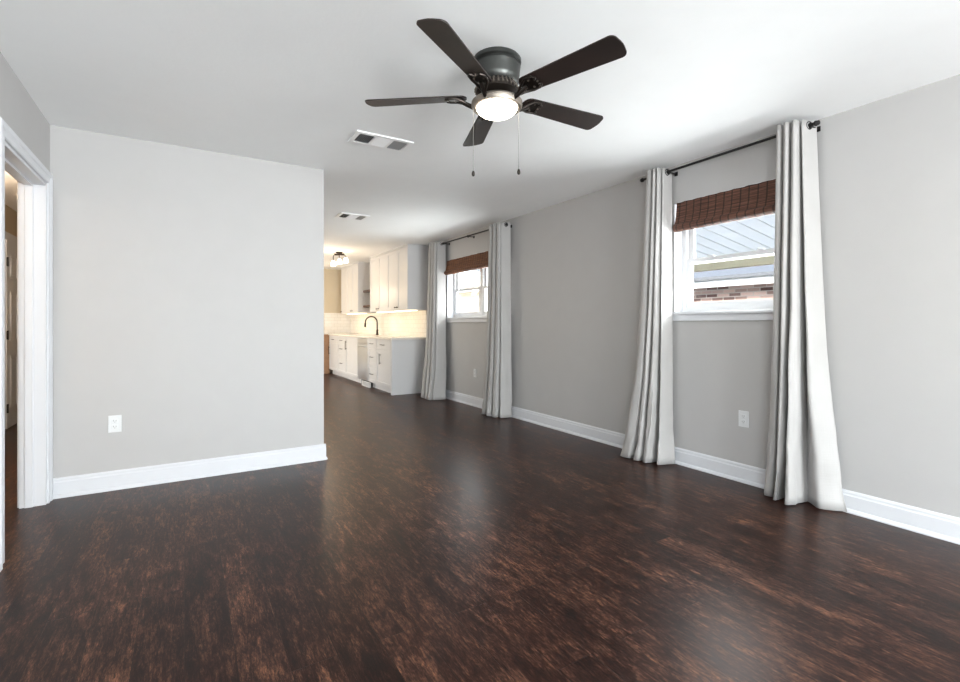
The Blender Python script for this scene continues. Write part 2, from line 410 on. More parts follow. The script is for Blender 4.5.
# ------------------------------------------------------------------ windows
def sash_window(root, y0, y1, z0, z1, x):
    """one double hung unit inside the opening, room face at x"""
    b = nb(); f = .035
    for a in ((y0, y0+f, z0, z1), (y1-f, y1, z0, z1), (y0+f, y1-f, z0, z0+f), (y0+f, y1-f, z1-f, z1)):
        bx(b, x, x+.07, *a)
    struct('window_frame', b, 'white_plastic', root)
    zm = (z0+z1)/2-.025; s = .042
    for nm, xx, za, zb in (('lower_sash', x+.008, z0+f, zm+.02), ('upper_sash', x+.036, zm-.02, z1-f)):
        ya, yb = y0+f, y1-f
        b = nb()
        for a in ((ya, ya+s, za, zb), (yb-s, yb, za, zb), (ya+s, yb-s, za, za+s), (ya+s, yb-s, zb-s*.8, zb)):
            bx(b, xx, xx+.026, *a)
        so = struct(nm, b, 'white_plastic', root)
        b = nb(); bx(b, xx+.011, xx+.015, ya+s-.005, yb-s+.005, za+s-.005, zb-s*.8+.005)
        struct('window_pane', b, 'glass', so)
    for k in (.28, .72):
        yy = y0+(y1-y0)*k; b = nb(); bx(b, x+.002, x+.03, yy-.025, yy+.025, zm+.02, zm+.028, .002)
        tube(b, [(x+.01, yy, zm+.03), (x+.002, yy+.02, zm+.034)], .004, 8)
        struct('sash_latch', b, 'white_plastic', root)
def window(name, w, units, label):
    y0, y1, z0, z1 = w
    # painted returns (reveals) and stool are the body of the window
    b = nb()
    for a in ((XR+.001, XR+T, y0, y0+.008, z0, z1), (XR+.001, XR+T, y1-.008, y1, z0, z1), (XR+.001, XR+T, y0+.008, y1-.008, z1-.008, z1)):
        bx(b, *a)
    root = struct(name, b, 'trim', label=label)
    b = nb(); bx(b, XR-.035, XR+.11, y0-.03, y1+.03, z0-.004, z0+.018, .004); bx(b, XR-.016, XR, y0-.015, y1+.015, z0-.055, z0-.004, .004)
    struct('window_sill', b, 'trim', root)
    edges = [y0+.008+(y1-y0-.016)*i/units for i in range(units+1)]
    for i in range(units): sash_window(root, edges[i], edges[i+1], z0+.018, z1-.008, XR+.105)
    return root
window('window_1', W1, 1, 'white double hung window between the two nearer curtain panels')
window('window_2', W2, 2, 'paired white double hung window nearer the kitchen')

# garden doors and side window added behind the camera to admit light
b = nb(); x0, x1, zt = GD
for a in ((x0, x0+.05, 0, zt), (x1-.05, x1, 0, zt), (x0, x1, zt-.05, zt), (x0, x1, 0, .04), ((x0+x1)/2-.05, (x0+x1)/2+.05, 0, zt)):
    bx(b, a[0], a[1], YB-.1, YB-.04, a[2], a[3], .003)
gd = struct('door_added_2', b, 'trim', label='glazed garden doors added behind the camera to let light in')
struct('glass_pane', bx(nb(), x0+.05, x1-.05, YB-.075, YB-.07, .04, zt-.05), 'glass', gd)
b = nb(); y0, y1, z0, z1 = SW
for a in ((y0, y0+.05, z0, z1), (y1-.05, y1, z0, z1), (y0, y1, z0, z0+.05), (y0, y1, z1-.05, z1), (y0, y1, (z0+z1)/2-.02, (z0+z1)/2+.02)):
    bx(b, XL-.09, XL-.03, *a, .003)
sw = struct('window_added_3', b, 'trim', label='side window added behind the camera to let light in')
struct('window_pane', bx(nb(), XL-.065, XL-.06, y0+.05, y1-.05, z0+.05, z1-.05), 'glass', sw)

window('window_added_5', W3, 2, 'paired window added in the right wall behind the camera for side fill')  # unseen opening added for the side fill
b = nb(); y0, y1, z0, z1 = DW; ym = (y0+y1)/2  # unseen dining window, added to brighten the kitchen
for a in ((y0, y0+.05, z0, z1), (y1-.05, y1, z0, z1), (y0+.05, y1-.05, z0, z0+.05), (y0+.05, y1-.05, z1-.05, z1), (ym-.03, ym+.03, z0+.05, z1-.05)):
    bx(b, XL-.09, XL-.03, *a)
sw = struct('window_added_4', b, 'trim', label='dining window added behind the partition to light the kitchen')
struct('window_pane', bx(nb(), XL-.065, XL-.06, y0+.05, y1-.05, z0+.05, z1-.05), 'glass', sw)

# ------------------------------------------------------------------ outdoors
tag(obj('yard_ground', bx(nb(), XR+T+.01, 30, -12, 30, -.25, -.15), 'ground'), 'pale concrete yard outside the windows', 'ground', kind='structure')
# sloping patio cover of ribbed panels on a cream beam
b = nb(); v = []
za, zb, xa, xb = 2.50, 2.06, XR+T+.01, 6.3
for (x, z) in ((xa, za), (xb, zb)):
    for y in (.2, 8.6): v.append((x, y, z))
vv = [b.verts.new(p) for p in v] + [b.verts.new((p[0], p[1], p[2]+.04)) for p in v]
for q in ((0,1,3,2), (4,6,7,5), (0,4,5,1), (2,3,7,6), (0,2,6,4), (1,5,7,3)): b.faces.new([vv[i] for i in q])
pc = thing('patio_cover', 'white ribbed patio cover on a cream beam, seen through the near window', 'patio cover', (4.8, 4.4, -.15))
obj('roof_panel', b, 'soffit', pc)
y = .4
b = nb()
while y < 8.6:
    tube(b, [(xa, y, za-.008), (xb, y, zb-.008)], .006, 6); y += .2
obj('panel_rib', b, 'soffit', pc)
obj('beam', bx(nb(), 6.2, 6.32, .2, 8.6, 1.89, 2.04, .004), 'neigh_cream', pc, label='cream painted beam')
for y in (.3, 8.5): obj('post', bx(nb(), 6.2, 6.3, y-.05, y+.05, -.15, 1.9, .004), 'soffit', pc)
# neighbouring brick house
nh = thing('brick_house', 'neighbouring brick house with white gutter, seen through the near window', 'house', (9.5, 4, -.15))
obj('brick_wall', bx(nb(), 7.6, 12, -4, 9, -.15, 1.86), 'brick', nh)
obj('fascia', bx(nb(), 7.35, 7.4, -4.4, 9.4, 1.74, 1.90, .004), 'neigh_trim', nh)
obj('soffit', bx(nb(), 7.4, 7.62, -4.4, 9.4, 1.77, 1.81), 'neigh_trim', nh)
b = nb(); pr = [(7.3, 1.86), (9.8, 2.40), (12.5, 1.80), (12.5, 1.84), (9.8, 2.47), (7.3, 1.91)]
A = [b.verts.new((x, -4.5, z)) for x, z in pr]; B = [b.verts.new((x, 9.5, z)) for x, z in pr]
for i in range(6): b.faces.new((A[i], A[(i+1) % 6], B[(i+1) % 6], B[i]))
b.faces.new(A[::-1]); b.faces.new(B); obj('roof', b, 'roof', nh)
fw = thing('siding_wall', 'cream sided outbuilding seen through the double window', 'outbuilding', (9.4, 15, -.15))
b = nb(); bx(b, 8, 11, 10.2, 20, -.15, 2.3)
for k in range(12): bx(b, 7.985, 8, 10.2, 20, -.1+k*.2, .08+k*.2, .004)
obj('siding', b, 'siding', fw)
obj('roof', bx(nb(), 7.6, 11.3, 9.9, 20.3, 2.3, 2.42), 'neigh_trim', fw)

# ------------------------------------------------------------------ blinds
def blind(y0, y1, zt, zb, m, label):
    r = thing('bamboo_blind', label, 'blind', (XR-.02, (y0+y1)/2, zb), 'bamboo blinds rolled up at the windows')
    b = nb()
    # valance sheet: gently bowed, 6 mm thick
    def sheet(pts, th=.006):
        A = []; n_ = 24
        for k in range(n_+1):
            y = y0+(y1-y0)*k/n_; row = []
            for x, z in pts: row.append(b.verts.new((x+.002*math.sin(k*1.7), y, z+.0015*math.sin(k*2.1))))
            A.append(row)
        for k in range(n_):
            for i in range(len(pts)):
                j = (i+1) % len(pts); b.faces.new((A[k][i], A[k][j], A[k+1][j], A[k+1][i]))
        b.faces.new(A[0][::-1]); b.faces.new(A[-1])
    sheet([(XR-.022, zt), (XR-.016, zt), (XR-.028, zb+.085), (XR-.036, zb+.085)])
    obj('valance', b, m, r)
    b = nb()
    pts = []
    for k in range(14):
        a = 2*PI*k/14; pts.append((XR-.042+.034*math.cos(a), zb+.032+.032*math.sin(a)))
    sheet(pts)
    obj('rolled_hem', b, m, r, True)
    for q, dz in ((.0, .075), (.012, .045)):
        b = nb()
        sheet([(XR-.034-q*.4, zb+dz+.05), (XR-.028-q*.4, zb+dz+.05), (XR-.044-q*.6, zb+dz-.012), (XR-.050-q*.6, zb+dz-.012)])
        obj('fold', b, m, r)
    obj('head_rail', bx(nb(), XR-.018, XR+.02, y0+.006, y1-.006, zt-.035, zt+.004, .002), 'trim', r, label='white head rail')
    return r
blind(W1[0]+.03, W1[1]-.045, 2.125, 1.885, 'blind', 'brown bamboo blind rolled up high in the nearer window')
blind(W2[0]+.03, W2[1]-.035, 2.105, 1.885, 'blind2', 'amber brown bamboo blind rolled up in the window near the kitchen')

# ------------------------------------------------------------------ curtains and rods
def smooth_profile(P):
    """subdivide each fold edge, then round it twice by corner cutting: soft folds that never overshoot"""
    P = [Vector((x, y, 0)) for x, y in P]
    Q = []
    for p, q in zip(P, P[1:]): Q += [p, p.lerp(q, .5)]
    Q.append(P[-1])
    for _ in range(2):
        N = [Q[0]]
        for p, q in zip(Q, Q[1:]): N += [p.lerp(q, .25), p.lerp(q, .75)]
        N.append(Q[-1]); Q = N
    return Q
def folds(edge, front, depth, tail):
    """edge: wall-side end nearest the camera; front: (x, y) pairs of the strips facing the room; depth: x of the
    tight valleys between them; tail: wall-side far end"""
    out = [edge, front[0]]
    for i in range(1, len(front)-1, 2):
        a, c = front[i-1], front[i]; ym = a[1]*.12+c[1]*.88+.006
        out += [(depth, ym-.004), (depth, ym+.004), front[i], ((front[i][0]+front[i+1][0])/2-.012, (front[i][1]+front[i+1][1])/2), front[i+1]]
    return out+[tail]
def curtain(top, bot, zt, label, seed, zrod):
    """top, bot: matching (x, y) fold profiles at the heading and at the hem, from the side nearest the camera"""
    A = smooth_profile(top); B = smooth_profile(bot); n_ = len(A)
    rows = 46; b = nb(); G = []
    for j in range(rows+1):
        s = j/rows; z = zt*(1-s)+.006*s
        w = .55*s**1.15+.45*s**5
        row = []
        for i in range(n_):
            p = A[i].lerp(B[i], w)
            q = Vector((i*.11+seed*9, z*2.2, seed))
            amp = .002+.012*s**3
            p = p+Vector((noise.noise(q*1.3), noise.noise(q*1.3+Vector((5,5,5))), 0))*amp*(1 if s < .93 else 1.6)
            if s > .8: # crumple where the hem meets the floor
                p.x -= .014*math.sin((s-.8)/.2*PI)*noise.noise(Vector((i*.15, seed, z*14)))
            p.x = min(p.x, XR-.030 if z < .16 else XR-.006)
            row.append(b.verts.new((p.x, p.y, z)))
        G.append(row)
    for j in range(rows):
        for i in range(n_-1): b.faces.new((G[j][i], G[j][i+1], G[j+1][i+1], G[j+1][i]))
    ymid = sum(p[1] for p in bot)/len(bot)
    r = thing('curtain', label, 'curtain', (XR-.12, ymid, 0), 'grey linen grommet curtain panels')
    o = obj('fabric', b, 'curtain', r, True)
    md = o.modifiers.new('thick', 'SOLIDIFY'); md.thickness = .0025; md.offset = 0
    # grommets where the heading crosses the rod line
    for i in range(n_-1):
        a, c = A[i], A[i+1]
        if (a.x-RX)*(c.x-RX) < 0:
            t = (RX-a.x)/(c.x-a.x); p = a.lerp(c, t); d = (c-a).normalized(); nrm = Vector((d.y, -d.x, 0))
            bb = nb(); pts = []
            for k in range(17):
                an = 2*PI*k/16; pts.append(p+d*math.cos(an)*.024+Vector((0,0,zrod+.024*math.sin(an))))
            tube(bb, pts, .0045, 6, False); obj('grommet', bb, 'black_metal', r, True)
    return r
RX = XR-.10
def zig(xe, ye, ridges, valleys, last):
    """first edge point at the wall side nearest the camera, then ridge, valley, ..."""
    out = [(xe, ye)]
    for r, v in zip(ridges, valleys+[None]):
        out.append(r)
        if v: out.append(v)
    out.append(last); return out
# nearer window, right panel
curtain(folds((3.405,1.487), [(3.265,1.515),(3.255,1.530),(3.25,1.560),(3.245,1.573),(3.24,1.602),(3.245,1.617),(3.25,1.65)], 3.40, (3.40,1.662)),
        folds((3.412,1.31), [(3.315,1.435),(3.285,1.545),(3.20,1.582),(3.262,1.640),(3.245,1.670),(3.285,1.700),(3.31,1.755)], 3.40, (3.405,1.775)),
        2.415, 'nearest grey curtain panel, widest at the floor, right of the nearer window', 1.3, 2.385)
# nearer window, left panel
curtain(folds((3.40,2.545), [(3.265,2.542),(3.26,2.555),(3.255,2.575),(3.25,2.587),(3.245,2.605),(3.245,2.62),(3.25,2.672)], 3.40, (3.40,2.69)),
        folds((3.385,2.515), [(3.24,2.565),(3.215,2.635),(3.225,2.69),(3.215,2.722),(3.20,2.77),(3.195,2.80),(3.20,2.925)], 3.38, (3.36,2.94)),
        2.40, 'grey curtain panel hanging left of the nearer window', 2.1, 2.372)
# double window, right panel
curtain(folds((3.40,4.835), [(3.265,4.85),(3.262,4.865),(3.258,4.92),(3.254,4.945),(3.25,5.00),(3.25,5.025),(3.25,5.09)], 3.355, (3.355,5.11)),
        folds((3.40,4.79), [(3.215,4.83),(3.21,4.88),(3.195,4.955),(3.19,4.985),(3.19,5.07),(3.20,5.11),(3.225,5.24)], 3.38, (3.36,5.26)),
        2.38, 'grey curtain panel with shaded folds right of the double window', 3.7, 2.35)
# double window, left panel
curtain(folds((3.40,6.555), [(3.265,6.60),(3.262,6.625),(3.258,6.67),(3.254,6.69),(3.25,6.74),(3.25,6.76),(3.25,6.83)], 3.40, (3.40,6.85)),
        folds((3.36,6.45), [(3.13,6.48),(3.125,6.52),(3.11,6.58),(3.115,6.62),(3.105,6.69),(3.115,6.74),(3.135,6.89)], 3.35, (3.30,6.91)),
        2.40, 'farthest grey curtain panel, hanging beside the white kitchen cabinets', 4.4, 2.365)

def rod(y0, y1, z0, z1, brackets, label):
    r = thing('curtain_rod', label, 'curtain rod', (RX, (y0+y1)/2, (z0+z1)/2), 'black curtain rods above the windows')
    zz = lambda y: z0+(z1-z0)*(y-y0)/(y1-y0)
    obj('pole', tube(nb(), [(RX, y0, z0), (RX, y1, z1)], .0095, 12), 'black_metal', r, True)
    for y, s in ((y0, -1), (y1, 1)):
        b = nb(); prof = [(0, 0), (.011, 0), (.012, .006), (.017, .009), (.017, .018), (.012, .022), (.015, .028), (.011, .034), (0, .036)]
        lathe(b, [(a, c) for a, c in prof], 0, 0, 16)
        bmesh.ops.rotate(b, verts=b.verts, cent=(0,0,0), matrix=Matrix.Rotation(-s*PI/2, 3, 'X')); bmesh.ops.translate(b, verts=b.verts, vec=(RX, y, zz(y)))
        obj('finial', b, 'black_metal', r, True)
    for y in brackets:
        b = nb(); z = zz(y); tube(b, [(XR, y, z-.005), (RX+.015, y, z-.005), (RX+.006, y, z-.018), (RX-.008, y, z-.014)], .006, 8)
        bx(b, XR-.006, XR, y-.015, y+.015, z-.022, z+.012, .002); tube(b, [(RX, y-.008, z), (RX, y+.008, z)], .014, 12)
        obj('bracket', b, 'black_metal', r)
rod(1.475, 2.775, 2.385, 2.372, (1.492, 2.53), 'black curtain rod above the nearer window')
rod(4.85, 6.97, 2.35, 2.365, (4.87, 5.77, 6.50), 'black curtain rod above the double window')

# ------------------------------------------------------------------ ceiling fan
FX, FY = 1.309, 1.977
fan = thing('ceiling_fan', 'dark five blade ceiling fan with a lit globe, flush to the white ceiling', 'ceiling fan', (FX, FY, H))
b = nb(); lathe(b, [(0, H), (.113, H), (.119, H-.008), (.119, H-.022), (.110, H-.028), (.112, H-.036), (.116, H-.042), (.114, H-.055), (.112, H-.07), (.111, H-.095), (.108, H-.115), (.096, H-.128), (0, H-.128)], FX, FY)
obj('motor_housing', b, 'pewter', fan, True)
b = nb(); lathe(b, [(0, H-.126), (.088, H-.126), (.104, H-.14), (.104, H-.166), (.07, H-.186), (.05, H-.195), (0, H-.195)], FX, FY)
vr = obj('flywheel', b, 'bronze', fan, True)
b = nb()
for k in range(30):
    a = 2*PI*k/30; c_, s_ = math.cos(a), math.sin(a)
    tube(b, [(FX+c_*.094, FY+s_*.094, H-.128), (FX+c_*.109, FY+s_*.109, H-.158)], .0045, 6)
obj('cooling_fin', b, 'nickel', fan, label='pale metal cooling fins')
BZ, R0, R1 = 2.258, .150, .662
def blade_part(ang):
    ca, sa = math.cos(ang), math.sin(ang); pitch = math.radians(-12)
    def tf(u, v, w):   # u along the blade, v across, w up; pitched about its long axis
        v2 = v*math.cos(pitch)-w*math.sin(pitch); w2 = v*math.sin(pitch)+w*math.cos(pitch)
        return Vector((FX+u*ca-v2*sa, FY+u*sa+v2*ca, BZ+w2))
    out = []; w0, w1 = .050, .066
    for k in range(9): # root arc
        a = PI/2+PI*k/8; out.append((R0+.035+.035*math.cos(a), w0*math.sin(a)))
    cr = .028
    for k in range(7):
        a = -PI/2+PI/2*k/6; out.append((R1-cr-.006+cr*math.cos(a), -(w1-cr)+cr*math.sin(a)))
    out.append((R1-.002, -.02)); out.append((R1, 0)); out.append((R1-.002, .02))
    for k in range(7):
        a = PI/2*k/6; out.append((R1-cr-.006+cr*math.cos(a), (w1-cr)+cr*math.sin(a)))
    b = nb(); top = [b.verts.new(tf(u, v, .003)) for u, v in out]; bot = [b.verts.new(tf(u, v, -.003)) for u, v in out]
    b.faces.new(top); b.faces.new(bot[::-1])
    for i in range(len(out)): j = (i+1) % len(out); b.faces.new((top[i], bot[i], bot[j], top[j]))
    bl = obj('blade', b, 'blade', fan)
    # decorative blade iron: arm from the flywheel, scrolled plate under the blade root, screws
    b = nb()
    pts = [(.075, 0, -.045), (.11, 0, -.048), (.15, 0, -.03), (.185, 0, -.012)]
    tube(b, [tf(*p) for p in pts], [.014, .013, .011, .010], 8)
    for s in (-1, 1):
        tube(b, [tf(*p) for p in ((.13, 0, -.04), (.165, s*.022, -.02), (.20, s*.042, -.008), (.235, s*.040, -.007), (.25, s*.026, -.007), (.238, s*.016, -.007))], .0065, 8)
    plate = [(.175, -.02), (.20, -.036), (.225, -.038), (.24, -.02), (.262, 0), (.24, .02), (.225, .038), (.20, .036), (.175, .02)]
    t_ = [b.verts.new(tf(u, v, -.003)) for u, v in plate]; u_ = [b.verts.new(tf(u, v, -.007)) for u, v in plate]
    b.faces.new(t_); b.faces.new(u_[::-1])
    for i in range(len(plate)): j = (i+1) % len(plate); b.faces.new((t_[i], u_[i], u_[j], t_[j]))
    ir = obj('blade_iron', b, 'bronze', fan, True)
    for u, v in ((.21, -.025), (.21, .025), (.245, 0)):
        bb = nb(); tube(bb, [tf(u, v, -.006), tf(u, v, -.0105)], .005, 8); o = obj('screw', bb, 'nickel', ir)
for k in range(5): blade_part(math.radians(-74+72*k))
b = nb(); lathe(b, [(0, 2.252), (.05, 2.252), (.062, 2.246), (.085, 2.242), (.114, 2.236), (.125, 2.226), (.125, 2.208), (.120, 2.199), (.108, 2.197), (.101, 2.200), (.101, 2.212), (0, 2.212)], FX, FY)
lk = obj('light_fitter', b, 'nickel', fan, True, label='brushed nickel light fitter')
prof = [(.101*math.cos(a), 2.203-.048*math.sin(a)) for a in [PI/2*k/10 for k in range(11)]]
prof[-1] = (0, 2.155)
b = nb(); lathe(b, prof, FX, FY); obj('light_globe', b, 'globe', fan, True, label='lit frosted glass globe')
for px, py, zb in ((-.098, .062, 1.895), (.096, -.050, 1.905)):
    x, y = FX+px, FY+py
    ch = obj('pull_chain', tube(nb(), [(x, y, 2.215), (x, y, zb)], .0012, 6), 'chain', fan)
    b = nb(); lathe(b, [(0, zb), (.004, zb-.001), (.008, zb-.012), (.008, zb-.022), (.004, zb-.028), (0, zb-.029)], x, y, 12)
    obj('chain_knob', b, 'bronze', ch, True)

# ------------------------------------------------------------------ ceiling vents
def vent(x0, x1, y0, y1, label):
    r = thing('ceiling_vent', label, 'vent', ((x0+x1)/2, (y0+y1)/2, H), 'ceiling air vents')
    b = nb(); f = .030; z0, z1 = H-.010, H
    for a in ((x0, x1, y0, y0+f), (x0, x1, y1-f, y1), (x0, x0+f, y0+f, y1-f), (x1-f, x1, y0+f, y1-f)): bx(b, a[0], a[1], a[2], a[3], z0, z1)
    t = (x1-x0-2*f)/3
    for k in (1, 2): bx(b, x0+f+t*k-.010, x0+f+t*k+.010, y0+f, y1-f, z0, z1)
    obj('frame', b, 'vent_white', r)
    obj('duct_opening', bx(nb(), x0+f, x1-f, y0+f, y1-f, H-.002, H-.001), 'vent_dark', r)
    for k in range(3):
        b = nb(); xa = x0+f+t*k+.010; xb = x0+f+t*(k+1)-.010
        if k == 1:
            n_ = 8
            for i in range(n_):
                yy = y0+f+(y1-y0-2*f)*(i+.5)/n_
                q = [(xa, yy-.008, H-.004), (xb, yy-.008, H-.004), (xb, yy+.008, H-.011), (xa, yy+.008, H-.011)]
                v_ = [b.verts.new(p) for p in q]; v2 = [b.verts.new((p[0], p[1], p[2]+.0015)) for p in q]
                b.faces.new(v_); b.faces.new(v2[::-1])
                for i2 in range(4): b.faces.new((v_[i2], v_[(i2+1) % 4], v2[(i2+1) % 4], v2[i2]))
            obj('louvre', b, 'vent_white', r)
        else:
            n_ = 8; s = -1 if k == 0 else 1
            for i in range(n_):
                xx = xa+(xb-xa)*(i+.5)/n_; q = [(xx-s*.005, y0+f, H-.003), (xx-s*.005, y1-f, H-.003), (xx+s*.004, y1-f, H-.011), (xx+s*.004, y0+f, H-.011)]
                v_ = [b.verts.new(p) for p in q]; v2 = [b.verts.new((p[0]+.001, p[1], p[2])) for p in q]
                b.faces.new(v_); b.faces.new(v2[::-1])
                for i2 in range(4): b.faces.new((v_[i2], v_[(i2+1) % 4], v2[(i2+1) % 4], v2[i2]))
            obj('louvre', b, 'vent_grey', r)
vent(.985, 1.395, 3.18, 3.40, 'white three section ceiling vent beside the fan')
vent(1.555, 1.90, 5.62, 5.90, 'smaller looking ceiling vent nearer the kitchen light')

# ------------------------------------------------------------------ wall outlets
def outlet(loc, nrm, label):
    x, y, z = loc; r = thing('wall_outlet', label, 'outlet', loc, 'white duplex wall outlets')
    def pbox(b, u0, u1, z0, z1, d0, d1, bev=0):
        if nrm == 'y': bx(b, x+u0, x+u1, y-d1, y-d0, z+z0, z+z1, bev)
        else: bx(b, x-d1, x-d0, y+u0, y+u1, z+z0, z+z1, bev)
    b = nb(); pbox(b, -.037, .037, -.058, .058, 0, .006, .002); obj('cover_plate', b, 'white_plastic', r)
    for s in (-1, 1):
        b = nb(); pbox(b, -.017, .017, s*.02-.014, s*.02+.014, .006, .009, .001); rc = obj('receptacle', b, 'white_plastic', r)
        b = nb(); pbox(b, -.008, -.006, s*.02-.002, s*.02+.008, .009, .0095); pbox(b, .006, .008, s*.02-.002, s*.02+.006, .009, .0095); pbox(b, -.002, .002, s*.02-.009, s*.02-.005, .009, .0095)
        obj('slot', b, 'slot', rc)
outlet((-.41, YP, .452), 'y', 'white outlet on the partition wall')
outlet((XR, 1.97, .455), 'x', 'white outlet under the nearer window')
outlet((XR, 5.74, .459), 'x', 'white outlet under the double window')

# ------------------------------------------------------------------ kitchen
XF = 2.84
def pull(parent, y0, y1, z0, z1, x):
    """bar pull; vertical if z1-z0 larger"""
    b = nb(); xo = x-.03
    a, c = ((x, y0, z0), (x, y1, z1))
    tube(b, [(xo, y0, z0), (xo, y1, z1)], .006, 8)
    dy, dz = (y1-y0)*.12, (z1-z0)*.12
    tube(b, [(x, y0+dy, z0+dz), (xo, y0+dy, z0+dz)], .005, 6); tube(b, [(x, y1-dy, z1-dz), (xo, y1-dy, z1-dz)], .005, 6)
    return obj('handle', b, 'bronze', parent, True)
def shaker(name, parent, x, y0, y1, z0, z1):
    """shaker front: recessed panel with raised frame, front face at x-.02"""
    g = .002; y0 += g; y1 -= g; z0 += g; z1 -= g; b = nb()
    bx(b, x-.013, x, y0, y1, z0, z1)
    f = .05 if min(y1-y0, z1-z0) > .2 else .03
    for a in ((y0, y0+f, z0, z1), (y1-f, y1, z0, z1), (y0+f, y1-f, z0, z0+f), (y0+f, y1-f, z1-f, z1)): bx(b, x-.021, x-.013, *a)
    return obj(name, b, 'cab', parent)
def base_unit(y0, y1, label, rows):
    r = thing('base_cabinet', label, 'cabinet', (XF+.3, (y0+y1)/2, 0), 'white base cabinets')
    b = nb(); bx(b, XF, XR-.002, y0+.001, y1-.001, .10, .88); bx(b, XF+.06, XR-.002, y0+.001, y1-.001, 0, .10)
    obj('carcass', b, 'cab', r)
    for kind, z0, z1, h in rows:
        d = shaker(kind, r, XF, y0+.004, y1-.004, z0, z1)
        if h == 'h': ym, zm = (y0+y1)/2, (z0+z1)/2; pull(d, ym-.075, ym+.075, zm, zm, XF-.021)
        elif h == 'near': pull(d, y0+.07, y0+.07, z1-.26, z1-.08, XF-.021)
        elif h == 'far': pull(d, y1-.07, y1-.07, z1-.26, z1-.08, XF-.021)
    return r
u = base_unit(7.34, 8.03, 'white base cabinet at the near end, drawer over one door', [('drawer', .71, .875, 'h'), ('door', .11, .705, None)])
for c in u.children:
    if c.name.startswith('door'): pull(c, 7.80, 7.80, .46, .64, XF-.021)
# flush end panel toward the living room
ep = tag(obj('end_panel', bx(nb(), XF-.02, XR-.002, 7.30, 7.338, 0, .88), 'cab', origin=(XF+.3, 7.32, 0)), 'plain white end panel closing the base cabinets beside the curtain', 'cabinet panel')
base_unit(8.03, 8.45, 'narrow white cabinet of three drawers beside the dishwasher', [('drawer', .71, .875, 'h'), ('drawer', .41, .705, 'h'), ('drawer', .11, .405, 'h')])
base_unit(9.08, 9.88, 'white sink base cabinet beyond the dishwasher', [('door', .11, .875, 'far')])
base_unit(9.88, 10.48, 'white base cabinet of three drawers beyond the sink cabinet', [('drawer', .72, .875, 'h'), ('drawer', .52, .715, 'h'), ('drawer', .11, .515, 'h')])
base_unit(10.48, 11.20, 'farthest white base cabinet, drawer over a door', [('drawer', .72, .875, 'h'), ('door', .11, .715, 'far')])
# dishwasher
dw = thing('dishwasher', 'stainless steel dishwasher between the white base cabinets', 'dishwasher', (XF+.3, 8.765, 0))
obj('body', bx(nb(), XF+.01, XR-.01, 8.455, 9.075, .10, .875), 'steel', dw)
obj('door', bx(nb(), XF-.025, XF+.008, 8.458, 9.072, .11, .78, .004), 'steel', dw)
obj('control_panel', bx(nb(), XF-.025, XF+.008, 8.458, 9.072, .785, .872, .004), 'steel', dw)
b = nb(); tube(b, [(XF-.06, 8.52, .735), (XF-.06, 9.01, .735)], .01, 10)
for y in (8.56, 8.97): tube(b, [(XF-.02, y, .735), (XF-.06, y, .735)], .007, 8)
obj('handle', b, 'steel', dw, True)
obj('kick_plate', bx(nb(), XF+.05, XF+.06, 8.456, 9.074, 0, .098), 'vent_dark', dw, label='dark kick plate')
# small white register standing at the toe kick
tk = thing('toe_kick_register', 'small white register grille on the floor under the dishwasher', 'register', (XF, 8.5, 0))
b = nb()
for a in ((8.34, 8.80, 0, .012), (8.34, 8.80, .075, .09), (8.34, 8.36, 0, .09), (8.78, 8.80, 0, .09)): bx(b, XF-.03, XF-.005, *a, .002)
obj('frame', b, 'white_plastic', tk)
b = nb()
for k in range(12): bx(b, XF-.027, XF-.01, 8.375+k*.035, 8.39+k*.035, .012, .075)
obj('louvre', b, 'white_plastic', tk)
# toe kick board in front
# countertop
ct = thing('countertop', 'white stone countertop over the base cabinets', 'countertop', (XF+.3, 9.3, .88))
b = nb(); sy0, sy1, sx0, sx1 = 9.14, 9.80, 2.93, 3.24
bx(b, XF-.035, sx0, 7.28, 11.24, .882, .92, .003); bx(b, sx1, XR-.001, 7.28, 11.24, .882, .92, .003)
bx(b, sx0, sx1, 7.28, sy0, .882, .92); bx(b, sx0, sx1, sy1, 11.24, .882, .92)
obj('slab', b, 'counter', ct)
b = nb(); bx(b, sx0, sx1, sy0, sy1, .8822, .886)
obj('sink_basin', b, 'steel', ct, label='stainless sink basin')
# backsplash
tag(obj('tile_backsplash', bx(nb(), XR-.012, XR-.001, 7.30, 11.59, .92, 1.372), 'tile', origin=(XR-.006, 9.4, .92)), 'glossy white tile backsplash above the countertop', 'backsplash', kind='structure')
tag(obj('tile_backsplash_end', bx(nb(), 2.80, XR-.013, YE-.012, YE-.001, .90, 1.40), 'tile', origin=(3.1, YE, .92)), 'cream tile on the far kitchen wall', 'backsplash', kind='structure')
# faucet
fa = thing('kitchen_faucet', 'dark bronze gooseneck faucet standing on the countertop', 'faucet', (3.31, 9.37, .92))
b = nb(); lathe(b, [(0, .92), (.03, .92), (.03, .93), (.022, .95), (.02, 1.02), (0, 1.02)], 3.31, 9.37, 20)
obj('base', b, 'faucet', fa, True)
pts = [(3.31, 9.37, 1.0), (3.31, 9.37, 1.175)]
for k in range(1, 13):
    a = PI*k/12; pts.append((3.31-.115+.115*math.cos(a), 9.37+.02*(1-math.cos(a)), 1.175+.115*math.sin(a)))
pts.append((3.078, 9.41, 1.15)); obj('spout', tube(nb(), pts, .013, 12), 'faucet', fa, True)
obj('spray_head', tube(nb(), [(3.078, 9.41, 1.16), (3.072, 9.41, 1.08)], [.017, .021], 12), 'faucet', fa, True)
obj('lever', tube(nb(), [(3.31, 9.345, .985), (3.30, 9.28, 1.02)], .007, 8), 'faucet', fa, True)
